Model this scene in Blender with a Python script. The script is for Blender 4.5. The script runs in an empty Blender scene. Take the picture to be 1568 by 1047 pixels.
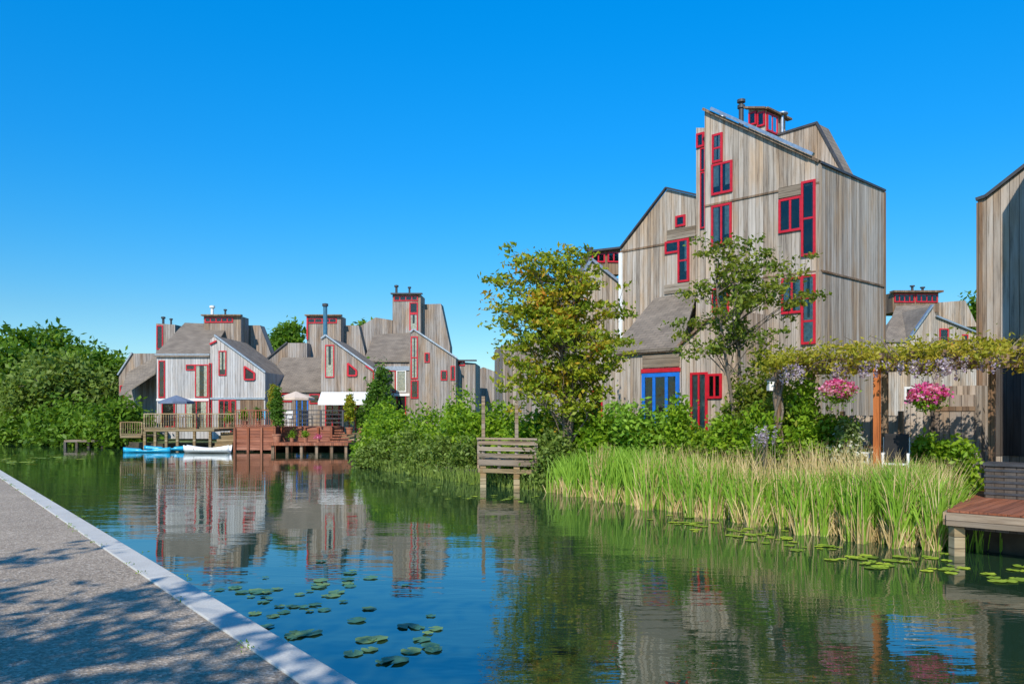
import bpy, math, random
import numpy as np
from mathutils import Vector
random.seed(7); rng=np.random.default_rng(7)
F=1220.;CX=784.;HY=636.;H=2.1
A=Vector((-.72,.694)).normalized(); Bd=Vector((.747,.665)).normalized()
scene=bpy.context.scene
SUN=Vector((-.19,-.74,.64)).normalized()

# ------------------------------------------------------------------ nodes
def newmat(name):
    m=bpy.data.materials.new(name); m.use_nodes=True
    nt=m.node_tree; return m,nt,nt.nodes['Principled BSDF']
def nd(nt,t,ins=None,**at):
    n=nt.nodes.new(t)
    for k,v in at.items(): setattr(n,k,v)
    for k,v in (ins or {}).items():
        s=n.inputs[k]
        if isinstance(v,bpy.types.NodeSocket): nt.links.new(v,s)
        else: s.default_value=v
    return n
def M(nt,op,a,b=0.,c=0.):
    return nd(nt,'ShaderNodeMath',{0:a,1:b,2:c},operation=op).outputs[0]
def ramp(nt,fac,cols):
    n=nd(nt,'ShaderNodeValToRGB',{'Fac':fac}); cr=n.color_ramp
    while len(cr.elements)<len(cols): cr.elements.new(.5)
    for e,(p,c) in zip(cr.elements,cols):
        e.position=p; e.color=(*c,1)
    return n.outputs['Color']
def mix(nt,f,a,b,mode='MIX'):
    n=nd(nt,'ShaderNodeMixRGB',{0:f},blend_type=mode)
    for i,v in ((1,a),(2,b)):
        if isinstance(v,bpy.types.NodeSocket): nt.links.new(v,n.inputs[i])
        else: n.inputs[i].default_value=(*v,1)
    return n.outputs[0]
def noise(nt,vec,scale,detail=4,rough=.55):
    i={'Scale':scale,'Detail':detail,'Roughness':rough}
    if vec is not None: i['Vector']=vec
    return nd(nt,'ShaderNodeTexNoise',i).outputs['Fac']
def bump(nt,h,s,d=.02):
    return nd(nt,'ShaderNodeBump',{'Height':h,'Strength':s,'Distance':d}).outputs[0]

def wood(name,c0,c1,c2,w=.15,horiz=False,rough=.8,gap=.07,warmth=(1.0,.80,.60)):
    m,nt,b=newmat(name)
    uv=nd(nt,'ShaderNodeTexCoord').outputs['UV']
    s=nd(nt,'ShaderNodeSeparateXYZ',{0:uv}); u,v=s.outputs[0],s.outputs[1]
    if horiz: u,v=v,u
    # uneven board widths
    uw=M(nt,'ADD',u,M(nt,'MULTIPLY',M(nt,'SINE',M(nt,'MULTIPLY',u,5.3/w*.15)),w*.28))
    ub=M(nt,'DIVIDE',uw,w); idx=M(nt,'FLOOR',ub); fr=M(nt,'FRACT',ub)
    r=nd(nt,'ShaderNodeTexWhiteNoise',{'W':idx},noise_dimensions='1D').outputs['Value']
    cv=nd(nt,'ShaderNodeCombineXYZ',{0:M(nt,'MULTIPLY',u,14.),1:M(nt,'MULTIPLY',v,.8),2:M(nt,'MULTIPLY',r,30.)}).outputs[0]
    gr=noise(nt,cv,1.0,5,.7)
    cv2=nd(nt,'ShaderNodeCombineXYZ',{0:M(nt,'MULTIPLY',u,1.4),1:M(nt,'MULTIPLY',v,.4),2:M(nt,'MULTIPLY',r,.8)}).outputs[0]
    big=noise(nt,cv2,1.0,3,.6)
    f=M(nt,'ADD',M(nt,'MULTIPLY',r,.34),M(nt,'MULTIPLY',gr,.80)); f=M(nt,'SUBTRACT',f,.02)
    col=ramp(nt,f,[(.22,c0),(.52,c1),(.84,c2)])
    warm=mix(nt,1.,col,warmth,'MULTIPLY')
    bf=nd(nt,'ShaderNodeMapRange',{0:big,1:.43,2:.66,3:0.,4:.9}).outputs[0]
    col=mix(nt,bf,col,warm)
    st=nd(nt,'ShaderNodeMapRange',{0:gr,1:.25,2:.46,3:.5,4:1.}).outputs[0]
    col=mix(nt,1.,col,nd(nt,'ShaderNodeCombineXYZ',{0:st,1:st,2:st}).outputs[0],'MULTIPLY')
    g=M(nt,'LESS_THAN',M(nt,'MINIMUM',fr,M(nt,'SUBTRACT',1.,fr)),gap/2)
    col=mix(nt,M(nt,'MULTIPLY',g,.75),col,(.03,.022,.016))
    nt.links.new(col,b.inputs['Base Color']); b.inputs['Roughness'].default_value=rough
    b.inputs['Specular IOR Level'].default_value=.25
    h=M(nt,'SUBTRACT',M(nt,'ADD',M(nt,'MULTIPLY',gr,.3),M(nt,'MULTIPLY',r,.3)),g)
    nt.links.new(bump(nt,h,.7,.014),b.inputs['Normal'])
    return m
def plain(name,c,rough=.6,var=.25,scale=6.,metal=0.,bmp=.1):
    m,nt,b=newmat(name)
    o=nd(nt,'ShaderNodeTexCoord').outputs['Object']
    n=noise(nt,o,scale,4)
    d=tuple(x*(1-var) for x in c); l=tuple(min(1,x*(1+var)) for x in c)
    nt.links.new(ramp(nt,n,[(.3,d),(.7,l)]),b.inputs['Base Color'])
    b.inputs['Roughness'].default_value=rough; b.inputs['Metallic'].default_value=metal
    if bmp: nt.links.new(bump(nt,noise(nt,o,scale*6,2),bmp,.01),b.inputs['Normal'])
    return m
def foliage(name,cols,tr=.4,scale=.9,g=1.6):
    cols=[(p,tuple(min(.8,x*g) for x in c)) for p,c in cols]
    m,nt,b=newmat(name)
    at=nd(nt,'ShaderNodeAttribute',attribute_name='rnd').outputs['Fac']
    o=nd(nt,'ShaderNodeTexCoord').outputs['Object']
    f=M(nt,'ADD',M(nt,'MULTIPLY',at,.55),M(nt,'MULTIPLY',noise(nt,o,scale,2),.5))
    col=ramp(nt,f,cols)
    nt.links.new(col,b.inputs['Base Color']); b.inputs['Roughness'].default_value=.5
    b.inputs['Specular IOR Level'].default_value=.25
    t=nd(nt,'ShaderNodeBsdfTranslucent',{'Color':mix(nt,1.,col,(1.35,1.25,.45),'MULTIPLY')})
    mx=nd(nt,'ShaderNodeMixShader',{0:tr,1:b.outputs[0],2:t.outputs[0]})
    nt.links.new(mx.outputs[0],nt.nodes['Material Output'].inputs['Surface'])
    return m

m_wood=wood('weathered_boards',(.17,.138,.11),(.375,.325,.272),(.56,.505,.445))
m_woodfar=wood('weathered_boards_far',(.15,.125,.11),(.29,.258,.232),(.43,.395,.36),w=.2)
m_woodlite=wood('silver_boards',(.30,.29,.285),(.44,.43,.425),(.58,.57,.56),w=.2,warmth=(1.,.92,.84))
m_woodbrn=wood('brown_boards',(.10,.065,.045),(.20,.14,.095),(.32,.24,.17))
m_wooddark=wood('dark_boards',(.035,.03,.028),(.07,.06,.055),(.12,.11,.10))
m_woodh=wood('horizontal_boards',(.12,.095,.065),(.25,.20,.15),(.37,.32,.26),w=.13,horiz=True)
m_dock=wood('dock_timber',(.13,.10,.05),(.27,.21,.12),(.40,.33,.21),w=.16,horiz=True)
m_deckred=wood('red_stained_deck',(.12,.045,.028),(.25,.095,.055),(.36,.16,.10),w=.14)
m_redpanel=wood('red_panel',(.17,.06,.038),(.30,.12,.075),(.40,.18,.12),w=.16,horiz=True)
m_orange=wood('orange_post',(.35,.11,.035),(.50,.17,.05),(.58,.24,.09),w=.3)
m_red=plain('red_paint',(.50,.010,.022),.4,.18)
m_blue=plain('blue_paint',(.012,.15,.60),.4,.15)
m_white=plain('white_paint',(.78,.78,.76),.5,.06)
m_metal=plain('zinc_flashing',(.45,.47,.50),.35,.2,8,.7)
m_dark=plain('dark_metal',(.05,.05,.055),.5,.3)
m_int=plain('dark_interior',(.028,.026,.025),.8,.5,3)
m_curt=plain('curtain',(.68,.65,.58),.8,.3,9)
m_soil=plain('bank_soil',(.05,.04,.025),.95,.4,3,0,.5)
m_bark=plain('bark',(.15,.12,.09),.9,.4,9,0,.6)
m_canvas=plain('beige_canvas',(.62,.50,.40),.8,.08)
m_terra=plain('terracotta',(.36,.15,.085),.7,.2)
m_kayak=plain('blue_kayak_plastic',(.02,.38,.62),.3,.1,2)
m_tarp=plain('grey_blue_canvas',(.13,.17,.25),.7,.15)
m_black=plain('black_cloth',(.015,.015,.017),.8,.3)
m_pipe=plain('blue_pipe',(.05,.16,.25),.35,.2)
# roof
m,nt,b=newmat('roof_shingles')
uv=nd(nt,'ShaderNodeTexCoord').outputs['UV']
br=nd(nt,'ShaderNodeTexBrick',{'Vector':uv,'Color1':(.25,.20,.16,1),'Color2':(.15,.12,.10,1),'Mortar':(.05,.045,.04,1),'Scale':1.,'Mortar Size':.014,'Brick Width':.34,'Row Height':.17})
n1=noise(nt,uv,1.3,5); col=mix(nt,.5,br.outputs['Color'],ramp(nt,n1,[(.3,(.12,.10,.075)),(.7,(.29,.245,.19))]))
nt.links.new(col,b.inputs['Base Color']); b.inputs['Roughness'].default_value=.85
nt.links.new(bump(nt,br.outputs['Fac'],-.6,.02),b.inputs['Normal']); m_roof=m
# glass
m,nt,b=newmat('window_glass')
g=nd(nt,'ShaderNodeBsdfGlossy',{'Roughness':.02,'Color':(.88,.86,.84,1)}); tr=nd(nt,'ShaderNodeBsdfTransparent',{'Color':(.9,.92,.9,1)})
o=nd(nt,'ShaderNodeTexCoord').outputs['Object']
nt.links.new(bump(nt,noise(nt,o,1.6,2),.2,.08),g.inputs['Normal'])
fr=nd(nt,'ShaderNodeFresnel',{'IOR':1.5}).outputs[0]
mx=nd(nt,'ShaderNodeMixShader',{0:fr,1:tr.outputs[0],2:g.outputs[0]})
nt.links.new(mx.outputs[0],nt.nodes['Material Output'].inputs['Surface']); m_glass=m
# water
m,nt,b=newmat('canal_water')
o=nd(nt,'ShaderNodeTexCoord').outputs['Object']
mp=nd(nt,'ShaderNodeMapping',{'Vector':o,'Rotation':(0,0,.25),'Scale':(.45,1.3,1)}).outputs[0]
w1=noise(nt,mp,1.0,1,.4); mp2=nd(nt,'ShaderNodeMapping',{'Vector':o,'Scale':(.8,2.4,1)}).outputs[0]
w2=noise(nt,mp2,3.0,2,.5)
patch=nd(nt,'ShaderNodeMapRange',{0:noise(nt,o,.13,2),1:.40,2:.62,3:.18,4:1.1}).outputs[0]
hh=M(nt,'ADD',w1,M(nt,'MULTIPLY',w2,.32)); hh=M(nt,'MULTIPLY',hh,patch)
bn=nd(nt,'ShaderNodeBump',{'Height':hh,'Strength':.45,'Distance':.027}).outputs[0]
b.inputs['Base Color'].default_value=(.016,.040,.018,1); b.inputs['Roughness'].default_value=.9
b.inputs['Specular IOR Level'].default_value=0
gl=nd(nt,'ShaderNodeBsdfGlossy',{'Roughness':.008,'Color':(.95,.98,1,1),'Normal':bn})
fr=nd(nt,'ShaderNodeFresnel',{'IOR':2.5,'Normal':bn}).outputs[0]
mx=nd(nt,'ShaderNodeMixShader',{0:fr,1:b.outputs[0],2:gl.outputs[0]})
nt.links.new(mx.outputs[0],nt.nodes['Material Output'].inputs['Surface']); m_water=m
# grass ground
m,nt,b=newmat('grass_ground')
o=nd(nt,'ShaderNodeTexCoord').outputs['Object']
c=mix(nt,.5,ramp(nt,noise(nt,o,.4,5),[(.3,(.05,.08,.015)),(.7,(.10,.16,.03))]),ramp(nt,noise(nt,o,14,5),[(.3,(.03,.05,.012)),(.7,(.12,.17,.04))]))
nt.links.new(c,b.inputs['Base Color']); b.inputs['Roughness'].default_value=.9
nt.links.new(bump(nt,noise(nt,o,20,4),.8,.05),b.inputs['Normal']); m_grass=m
# path
m,nt,b=newmat('gravel_asphalt')
o=nd(nt,'ShaderNodeTexCoord').outputs['Object']
vo=nd(nt,'ShaderNodeTexVoronoi',{'Vector':o,'Scale':48.})
sp=nd(nt,'ShaderNodeSeparateXYZ',{0:vo.outputs['Color']}).outputs[0]
c=ramp(nt,sp,[(.0,(.13,.10,.072)),(.5,(.32,.255,.19)),(.9,(.52,.425,.33)),(1.,(.68,.60,.50))])
c=mix(nt,.4,c,ramp(nt,noise(nt,o,.9,6,.65),[(.3,(.20,.158,.115)),(.7,(.44,.36,.27))]))
nt.links.new(c,b.inputs['Base Color']); b.inputs['Roughness'].default_value=.9
nt.links.new(bump(nt,vo.outputs['Distance'],.7,.012),b.inputs['Normal']); m_path=m
# kerb
m,nt,b=newmat('kerb_concrete')
o=nd(nt,'ShaderNodeTexCoord').outputs['UV']
c=mix(nt,.5,ramp(nt,noise(nt,o,2.,6,.7),[(.3,(.36,.35,.32)),(.7,(.60,.59,.55))]),ramp(nt,noise(nt,o,60,3),[(.3,(.38,.37,.34)),(.7,(.64,.63,.59))]))
nt.links.new(c,b.inputs['Base Color']); b.inputs['Roughness'].default_value=.8
nt.links.new(bump(nt,noise(nt,o,50,4),.3,.006),b.inputs['Normal']); m_kerb=m

f_big=foliage('leaf_yellowgreen',[(.12,(.06,.10,.010)),(.40,(.13,.19,.015)),(.62,(.24,.25,.018)),(.82,(.38,.17,.022))])
f_small=foliage('leaf_olive',[(.15,(.055,.085,.012)),(.5,(.11,.155,.018)),(.8,(.20,.21,.026))],g=1.5)
f_shrub=foliage('leaf_fresh',[(.15,(.035,.08,.005)),(.45,(.10,.19,.010)),(.8,(.20,.29,.018))],g=1.55)
f_shrub2=foliage('leaf_deep',[(.15,(.025,.06,.008)),(.5,(.06,.13,.014)),(.85,(.12,.20,.025))],g=1.45)
f_will=foliage('leaf_willow',[(.15,(.05,.09,.018)),(.5,(.11,.165,.03)),(.85,(.18,.24,.05))],g=1.5)
f_far=foliage('leaf_far',[(.12,(.022,.06,.006)),(.5,(.075,.15,.012)),(.85,(.16,.25,.024))],scale=.3,g=1.5)
f_reed=foliage('reed_green',[(.1,(.06,.14,.012)),(.5,(.14,.26,.025)),(.9,(.24,.36,.045))],.35,g=1.45)
f_dry=foliage('reed_dry',[(.1,(.27,.19,.07)),(.5,(.50,.38,.18)),(.9,(.66,.53,.29))],.25,g=1.15)
f_wist=foliage('wisteria_leaf',[(.15,(.12,.14,.012)),(.5,(.25,.25,.02)),(.85,(.40,.30,.045))],g=1.35)
f_purp=foliage('wisteria_flower',[(.2,(.30,.22,.42)),(.5,(.50,.42,.60)),(.8,(.74,.68,.74))],g=1.)
f_pink=foliage('petunia_pink',[(.2,(.55,.04,.24)),(.5,(.75,.13,.40)),(.8,(.85,.55,.65))],g=1.)
f_bloss=foliage('petal_white',[(.2,(.12,.2,.05)),(.5,(.2,.26,.08)),(.62,(.75,.75,.65)),(.8,(.8,.8,.75))],g=1.)
f_pad=foliage('lily_pad_green',[(.15,(.10,.17,.02)),(.5,(.24,.34,.03)),(.85,(.42,.50,.04))],.1,g=1.1)
f_padd=foliage('lily_pad_dull',[(.15,(.04,.14,.09)),(.5,(.08,.22,.13)),(.85,(.20,.31,.09))],.1,g=.95)

# ------------------------------------------------------------------ mesh helpers
def empty(name,loc=(0,0,0)):
    e=bpy.data.objects.new(name,None); e.empty_display_size=.3; scene.collection.objects.link(e); return e
def V3(p): return Vector(p)
class MB:
    def __init__(s): s.v=[];s.f=[];s.m=[];s.mats=[]
    def mi(s,m):
        if m not in s.mats: s.mats.append(m)
        return s.mats.index(m)
    def add(s,vs,fs,m):
        o=len(s.v); s.v+= [tuple(v) for v in vs]; k=s.mi(m)
        for f in fs: s.f.append([i+o for i in f]); s.m.append(k)
    def hexa(s,bot,top,m):
        s.add(list(bot)+list(top),[(3,2,1,0),(4,5,6,7),(0,1,5,4),(1,2,6,5),(2,3,7,6),(3,0,4,7)],m)
    def box(s,x0,x1,y0,y1,z0,z1,m):
        q=[(x0,y0),(x1,y0),(x1,y1),(x0,y1)]
        s.hexa([(x,y,z0) for x,y in q],[(x,y,z1) for x,y in q],m)
    def obox(s,O,d,e,t0,t1,o0,o1,z0,z1,m):
        q=[(t0,o0),(t1,o0),(t1,o1),(t0,o1)]
        P=[(O[0]+d[0]*t+e[0]*o,O[1]+d[1]*t+e[1]*o) for t,o in q]
        s.hexa([(x,y,z0) for x,y in P],[(x,y,z1) for x,y in P],m)
    def beam(s,p,q,w,h,m):
        p=V3(p);q=V3(q);d=(q-p).normalized()
        up=Vector((0,0,1)) if abs(d.z)<.95 else Vector((0,1,0))
        a=d.cross(up).normalized()*w/2; b=a.cross(d).normalized()*h/2
        s.hexa([p-a-b,p+a-b,p+a+b,p-a+b],[q-a-b,q+a-b,q+a+b,q-a+b],m)
    def tube(s,pts,rad,m,n=7):
        pts=[V3(p) for p in pts]; vs=[];fs=[]
        for i,p in enumerate(pts):
            d=(pts[min(i+1,len(pts)-1)]-pts[max(i-1,0)]).normalized()
            up=Vector((0,0,1)) if abs(d.z)<.9 else Vector((1,0,0))
            a=d.cross(up).normalized(); b=d.cross(a)
            for k in range(n):
                t=2*math.pi*k/n; vs.append(p+(a*math.cos(t)+b*math.sin(t))*rad[i])
        for i in range(len(pts)-1):
            for k in range(n):
                fs.append((i*n+k,i*n+(k+1)%n,(i+1)*n+(k+1)%n,(i+1)*n+k))
        fs.append(tuple(range(n))); fs.append(tuple(range((len(pts)-1)*n,len(pts)*n)))
        s.add(vs,fs,m)
    def lathe(s,c,prof,m,n=16):
        vs=[];fs=[]
        for r,z in prof:
            for k in range(n):
                t=2*math.pi*k/n; vs.append((c[0]+r*math.cos(t),c[1]+r*math.sin(t),c[2]+z))
        for i in range(len(prof)-1):
            for k in range(n): fs.append((i*n+k,i*n+(k+1)%n,(i+1)*n+(k+1)%n,(i+1)*n+k))
        s.add(vs,fs,m)
    def build(s,name,parent=None,smooth=False):
        if not s.f: return None
        me=bpy.data.meshes.new(name); me.from_pydata(s.v,[],s.f)
        for m in s.mats: me.materials.append(m)
        me.polygons.foreach_set('material_index',s.m)
        if smooth: me.polygons.foreach_set('use_smooth',[True]*len(s.f))
        me.update()
        uvl=me.uv_layers.new(name='UVMap'); dat=uvl.data
        for p in me.polygons:
            n=p.normal
            if abs(n.z)>.98: a=Vector((.72,-.694,0)); b=Vector((.694,.72,0))
            else:
                a=Vector((0,0,1)).cross(n).normalized(); b=n.cross(a)
            for li in p.loop_indices:
                co=me.vertices[me.loops[li].vertex_index].co
                dat[li].uv=(co.dot(a)+50,co.dot(b)+50)
        ob=bpy.data.objects.new(name,me); scene.collection.objects.link(ob)
        if parent: ob.parent=parent
        return ob
class Pl:
    "vertical wall plane through O along d"
    def __init__(s,O,d):
        s.O=Vector(O); s.d=Vector(d).normalized(); s.n=Vector((s.d.y,-s.d.x))
        if s.n.dot(-s.O)<0: s.n=-s.n
    def t(s,px):
        k=(px-CX)/F; return (k*s.O.y-s.O.x)/(s.d.x-k*s.d.y)
    def xy(s,px,off=0):
        return s.O+s.d*s.t(px)+s.n*off
    def z(s,px,py): return H+(HY-py)*(s.O+s.d*s.t(px)).y/F
    def pt(s,px,py,off=0):
        q=s.xy(px,off); z=py[0] if isinstance(py,tuple) else s.z(px,py)
        return Vector((q.x,q.y,z))
def X(px,Y): return (px-CX)/F*Y
def Z(py,Y): return H+(HY-py)*Y/F
def front(Y,rot=0.,px=None):
    x=0 if px is None else X(px,Y)
    return Pl((x,Y),(math.cos(rot),math.sin(rot)))
def prism(b,pl,poly,depth,wall,roof=None,e=None,off=0,sidew=None):
    e=Vector(e) if e is not None else -pl.n
    roof=roof or m_roof
    P=[pl.pt(x,y,off) for x,y in poly]; Q=[p+Vector((e.x,e.y,0))*depth for p in P]
    n=len(P); c=sum(P+Q,Vector())/(2*n)
    def ff(vs,m):
        nn=Vector()
        for i in range(len(vs)): nn+= (vs[i]-vs[0]).cross(vs[(i+1)%len(vs)]-vs[0])
        mid=sum(vs,Vector())/len(vs)
        if nn.dot(mid-c)<0: vs=vs[::-1]; nn=-nn
        nn.normalize()
        if m is None: m=roof if nn.z>.25 else (sidew or wall)
        b.add(vs,[tuple(range(len(vs)))],m)
    ff(P,wall); ff(Q,wall)
    for i in range(n): ff([P[i],P[(i+1)%n],Q[(i+1)%n],Q[i]],None)
def pbox(b,pl,t0,t1,z0,z1,o0,o1,m):
    b.obox(pl.O,pl.d,pl.n,min(t0,t1),max(t0,t1),o0,o1,z0,z1,m)
def window(b,pl,x0,y0,x1,y1,nv=0,nh=0,fr=None,off=0.,fw=.08,curt=0,door=False,infill=None):
    fr=fr or m_red
    t0,t1=sorted((pl.t(x0),pl.t(x1))); xm=(x0+x1)/2
    z1=pl.z(xm,y0); z0=y1[0] if isinstance(y1,tuple) else pl.z(xm,y1)
    fw=min(fw*.9,(t1-t0)*.22)
    a,c=off-.02,off+.06
    pbox(b,pl,t0,t1,z0,z0+fw,a,c,fr); pbox(b,pl,t0,t1,z1-fw,z1,a,c,fr)
    pbox(b,pl,t0,t0+fw,z0+fw,z1-fw,a,c,fr); pbox(b,pl,t1-fw,t1,z0+fw,z1-fw,a,c,fr)
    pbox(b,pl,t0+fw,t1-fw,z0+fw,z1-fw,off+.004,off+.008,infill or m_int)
    pbox(b,pl,t0+fw,t1-fw,z0+fw,z1-fw,off+.035,off+.041,m_glass)
    if curt and t1-t0>.3:
        wdt=(t1-t0)*.25
        for s0 in (t0+fw,t1-fw-wdt):
            if random.random()<.75: pbox(b,pl,s0,s0+wdt,z0+fw+(z1-z0)*random.choice([0,0,.2]),z1-fw,off+.012,off+.018,m_curt)
    if curt==2: pbox(b,pl,t0+fw,t1-fw,z0+fw,z0+fw+(z1-z0)*.35,off+.020,off+.026,m_curt)
    for i in range(nv):
        tm=t0+(t1-t0)*(i+1)/(nv+1); pbox(b,pl,tm-fw*.45,tm+fw*.45,z0+fw,z1-fw,a,c-.008,fr)
    for i in range(nh):
        zm=z0+(z1-z0)*(i+1)/(nh+1); pbox(b,pl,t0+fw,t1-fw,zm-fw*.4,zm+fw*.4,a,c-.012,fr)
class House:
    def __init__(s,name): s.name=name; s.p={}
    def __getitem__(s,k):
        if k not in s.p: s.p[k]=MB()
        return s.p[k]
    def done(s):
        e=empty(s.name)
        for k,b in s.p.items(): b.build(k,e)
        return e

def quads(name,Vt,mat,parent=None,rnd=None,k=4):
    n=len(Vt); me=bpy.data.meshes.new(name)
    me.from_pydata(Vt.reshape(-1,3).tolist(),[],np.arange(n*k).reshape(n,k).tolist())
    mats=mat if isinstance(mat,list) else [mat]
    for m in mats: me.materials.append(m)
    at=me.attributes.new('rnd','FLOAT','FACE')
    at.data.foreach_set('value',(rng.random(n) if rnd is None else rnd).astype(np.float32))
    me.update(); ob=bpy.data.objects.new(name,me); scene.collection.objects.link(ob)
    if parent: ob.parent=parent
    return ob
def leafq(C,size,asp=.5,up=.4):
    n=len(C); nr=rng.normal(size=(n,3)); nr[:,2]+=up*2; nr/=np.linalg.norm(nr,axis=1)[:,None]
    r=rng.normal(size=(n,3)); u=np.cross(nr,r); u/=np.linalg.norm(u,axis=1)[:,None]; w=np.cross(nr,u)
    s=(size*(.6+.8*rng.random(n)))[:,None]
    return np.stack([C-u*s,C+w*s*asp,C+u*s,C-w*s*asp],1)
def clumps(cent,nper,sig,flat=.6):
    cent=np.asarray(cent,float)
    C=np.repeat(cent,nper,0); sg=sig*(.6+.8*rng.random(len(cent))); sg=np.repeat(sg,nper)[:,None]
    return C+rng.normal(size=C.shape)*sg*np.array([1,1,flat]), np.clip(np.repeat(rng.random(len(cent)),nper)*.6+rng.random(len(C))*.4,0,1)
def tree(name,base,cc,rr,nl,nper,size,mat,sig=.3,trunk_r=.12,sub=3,lean=(0,0),flat=.55,shell=.35,multi=1):
    e=empty(name); mb=MB(); base=Vector(base); cc=Vector(cc); tips=[]
    top=cc+Vector((0,0,rr[2]*.55)); trunks=[]
    for k in range(multi):
        tp=top+Vector((random.uniform(-1,1)*rr[0]*.4,random.uniform(-1,1)*rr[1]*.4,0))*(k>0)
        pts=[]; 
        for i in range(9):
            f=i/8; p=base.lerp(tp,f)+Vector((math.sin(f*5+k)*.06,math.cos(f*4+k)*.06,0))*(tp-base).length*.25*f
            pts.append(p)
        mb.tube(pts,[trunk_r*(1-.85*i/8)+.008 for i in range(9)],m_bark,8); trunks.append(pts)
    for i in range(nl):
        while True:
            v=Vector((random.uniform(-1,1),random.uniform(-1,1),random.uniform(-1,1)))
            if shell<v.length<1: break
        tgt=cc+Vector((v.x*rr[0],v.y*rr[1],v.z*rr[2]))
        pts=trunks[i%multi]
        zz=tgt.z-(tgt-cc).length*.55-.2
        st=min(pts,key=lambda p:abs(p.z-max(zz,base.z+(top.z-base.z)*.18)))
        mid=st.lerp(tgt,.5)+Vector((random.uniform(-.1,.1),random.uniform(-.1,.1),.08))*(tgt-st).length
        q=[st,st.lerp(mid,.5)+Vector((0,0,.02)),mid,mid.lerp(tgt,.5)+Vector((0,0,.03)),tgt]
        r0=trunk_r*.33; mb.tube(q,[r0,r0*.8,r0*.55,r0*.35,.006],m_bark,5)
        tips.append(tgt); tips.append(q[3])
        for j in range(sub):
            s=q[2].lerp(tgt,random.random()); t2=s+Vector((random.uniform(-1,1)*rr[0],random.uniform(-1,1)*rr[1],random.uniform(-.5,1)*rr[2]))*.3
            mb.tube([s,s.lerp(t2,.5)+Vector((0,0,.03)),t2],[r0*.4,r0*.25,.004],m_bark,4); tips.append(t2)
    mb.build('trunk_and_limbs',e,True)
    C,r=clumps(tips,nper,sig,flat)
    quads('crown_leaves',leafq(C,size),mat,e,r)
    return e
def shrub(name,blobs,dens,size,mat,sig=.22,parent=None,stems=True,aspect=.5):
    e=empty(name) if parent is None else parent; cents=[]; mb=MB()
    for (x,y,z,rx,ry,rz) in blobs:
        n=int(dens*.66*(rx*ry+rx*rz+ry*rz)/sig/sig*.05)+4
        v=rng.normal(size=(n,3)); v/=np.linalg.norm(v,axis=1)[:,None]; v[:,2]=np.abs(v[:,2])*1.15-.25*rng.random(n)
        v*=(.58+.55*rng.random(n)**.7)[:,None]
        cents.append(np.array([x,y,z])+v*np.array([rx,ry,rz]))
        if stems:
            for k in range(5):
                w=cents[-1][random.randrange(n)]
                mb.tube([(x+random.uniform(-.2,.2)*rx,y,z-.3),((x+w[0])/2,(y+w[1])/2,(z+w[2])/2+.1),w],[.03,.02,.005],m_bark,5)
    cents=np.vstack(cents)
    C,r=clumps(cents,22,sig,.8)
    if mb.f: mb.build('stems',e,True)
    quads('leaves',leafq(C,size*1.22,aspect),mat,e,r)
    return e

# ------------------------------------------------------------------ terrain
kd=Vector((-.603,.797)).normalized(); kn=Vector((-kd.y,kd.x))*-1
kn=Vector((-.797,-.603)).normalized()
K=Vector((-.93,4.75))
wb=MB(); wb.add([(-900,-60,0),(900,-60,0),(900,1500,0),(-900,1500,0)],[(0,1,2,3)],m_water); wb.build('canal_water')
shore=[(30,-4),(12,4.5),(9.4,9.8),(7.6,12.2),(6.9,13.1),(6.3,13.9),(5.6,15.2),(4.7,16.8),(3.7,18.3),(2.5,20.2),(1.4,22.3),(-.2,24),(-1.6,25.8),(-3.6,29),(-5.9,33),(-6.6,38),(-7.6,47),(-9.4,49.2),(-16.3,49.5),(-22,49),(-26,53),(-33,58),(-40,66),(-66,104),(-160,225),(-700,960)]
rest=[(-700,1400),(900,1400),(900,-50),(30,-50)]
gb=MB(); allp=shore+rest
gb.add([(x,y,.38) for x,y in allp],[tuple(range(len(allp)))[::-1]],m_grass)
for i in range(len(shore)-1):
    a,c=shore[i],shore[i+1]; gb.add([(a[0],a[1],.38),(c[0],c[1],.38),(c[0]-.1,c[1]-.25,-.3),(a[0]-.1,a[1]-.25,-.3)],[(0,1,2,3)],m_soil)
gb.build('ground')
def kp(t,o,z): 
    q=K+kd*t+kn*o; return (q.x,q.y,z)
b=MB(); b.add([kp(-60,.26,.5),kp(330,.26,.5),kp(330,7,.5),kp(-60,7,.5)],[(0,1,2,3)],m_path); b.build('path')
b=MB(); b.add([kp(-60,7,.49),kp(330,7,.49),kp(600,400,.49),kp(-60,400,.49)],[(0,1,2,3)],m_grass); b.build('grass_verge')
b=MB()
t=-20.
while t<200:
    L=2.0 if t<60 else 20
    q=[kp(t+.004,0,0),kp(t+L-.004,0,0),kp(t+L-.004,.265,0),kp(t+.004,.265,0)]
    b.hexa([(x,y,-.6) for x,y,_ in q],[(x,y,.515) for x,y,_ in q],m_kerb); t+=L
kb=b.build('kerb')
mod=kb.modifiers.new('bv','BEVEL'); mod.width=.012; mod.segments=2

# ------------------------------------------------------------------ main tower house
h=House('tall_timber_house'); W=h['walls']; R=h['roof_and_trim']; G=h['windows']
ML=Pl((X(1255,24),24),A); MR=Pl((X(1255,24),24),Bd)
z0=.4
prism(W,ML,[(1255,(z0,)),(1255,250),(1079,170),(1079,(z0,))],4.5,m_wood,e=Bd)
# recessed left strip
MLr=Pl(ML.O+Bd*.7,A)
prism(W,MLr,[(1100,(z0,)),(1100,196),(1066,196),(1066,(z0,))],3.2,m_wood,e=Bd)
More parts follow.
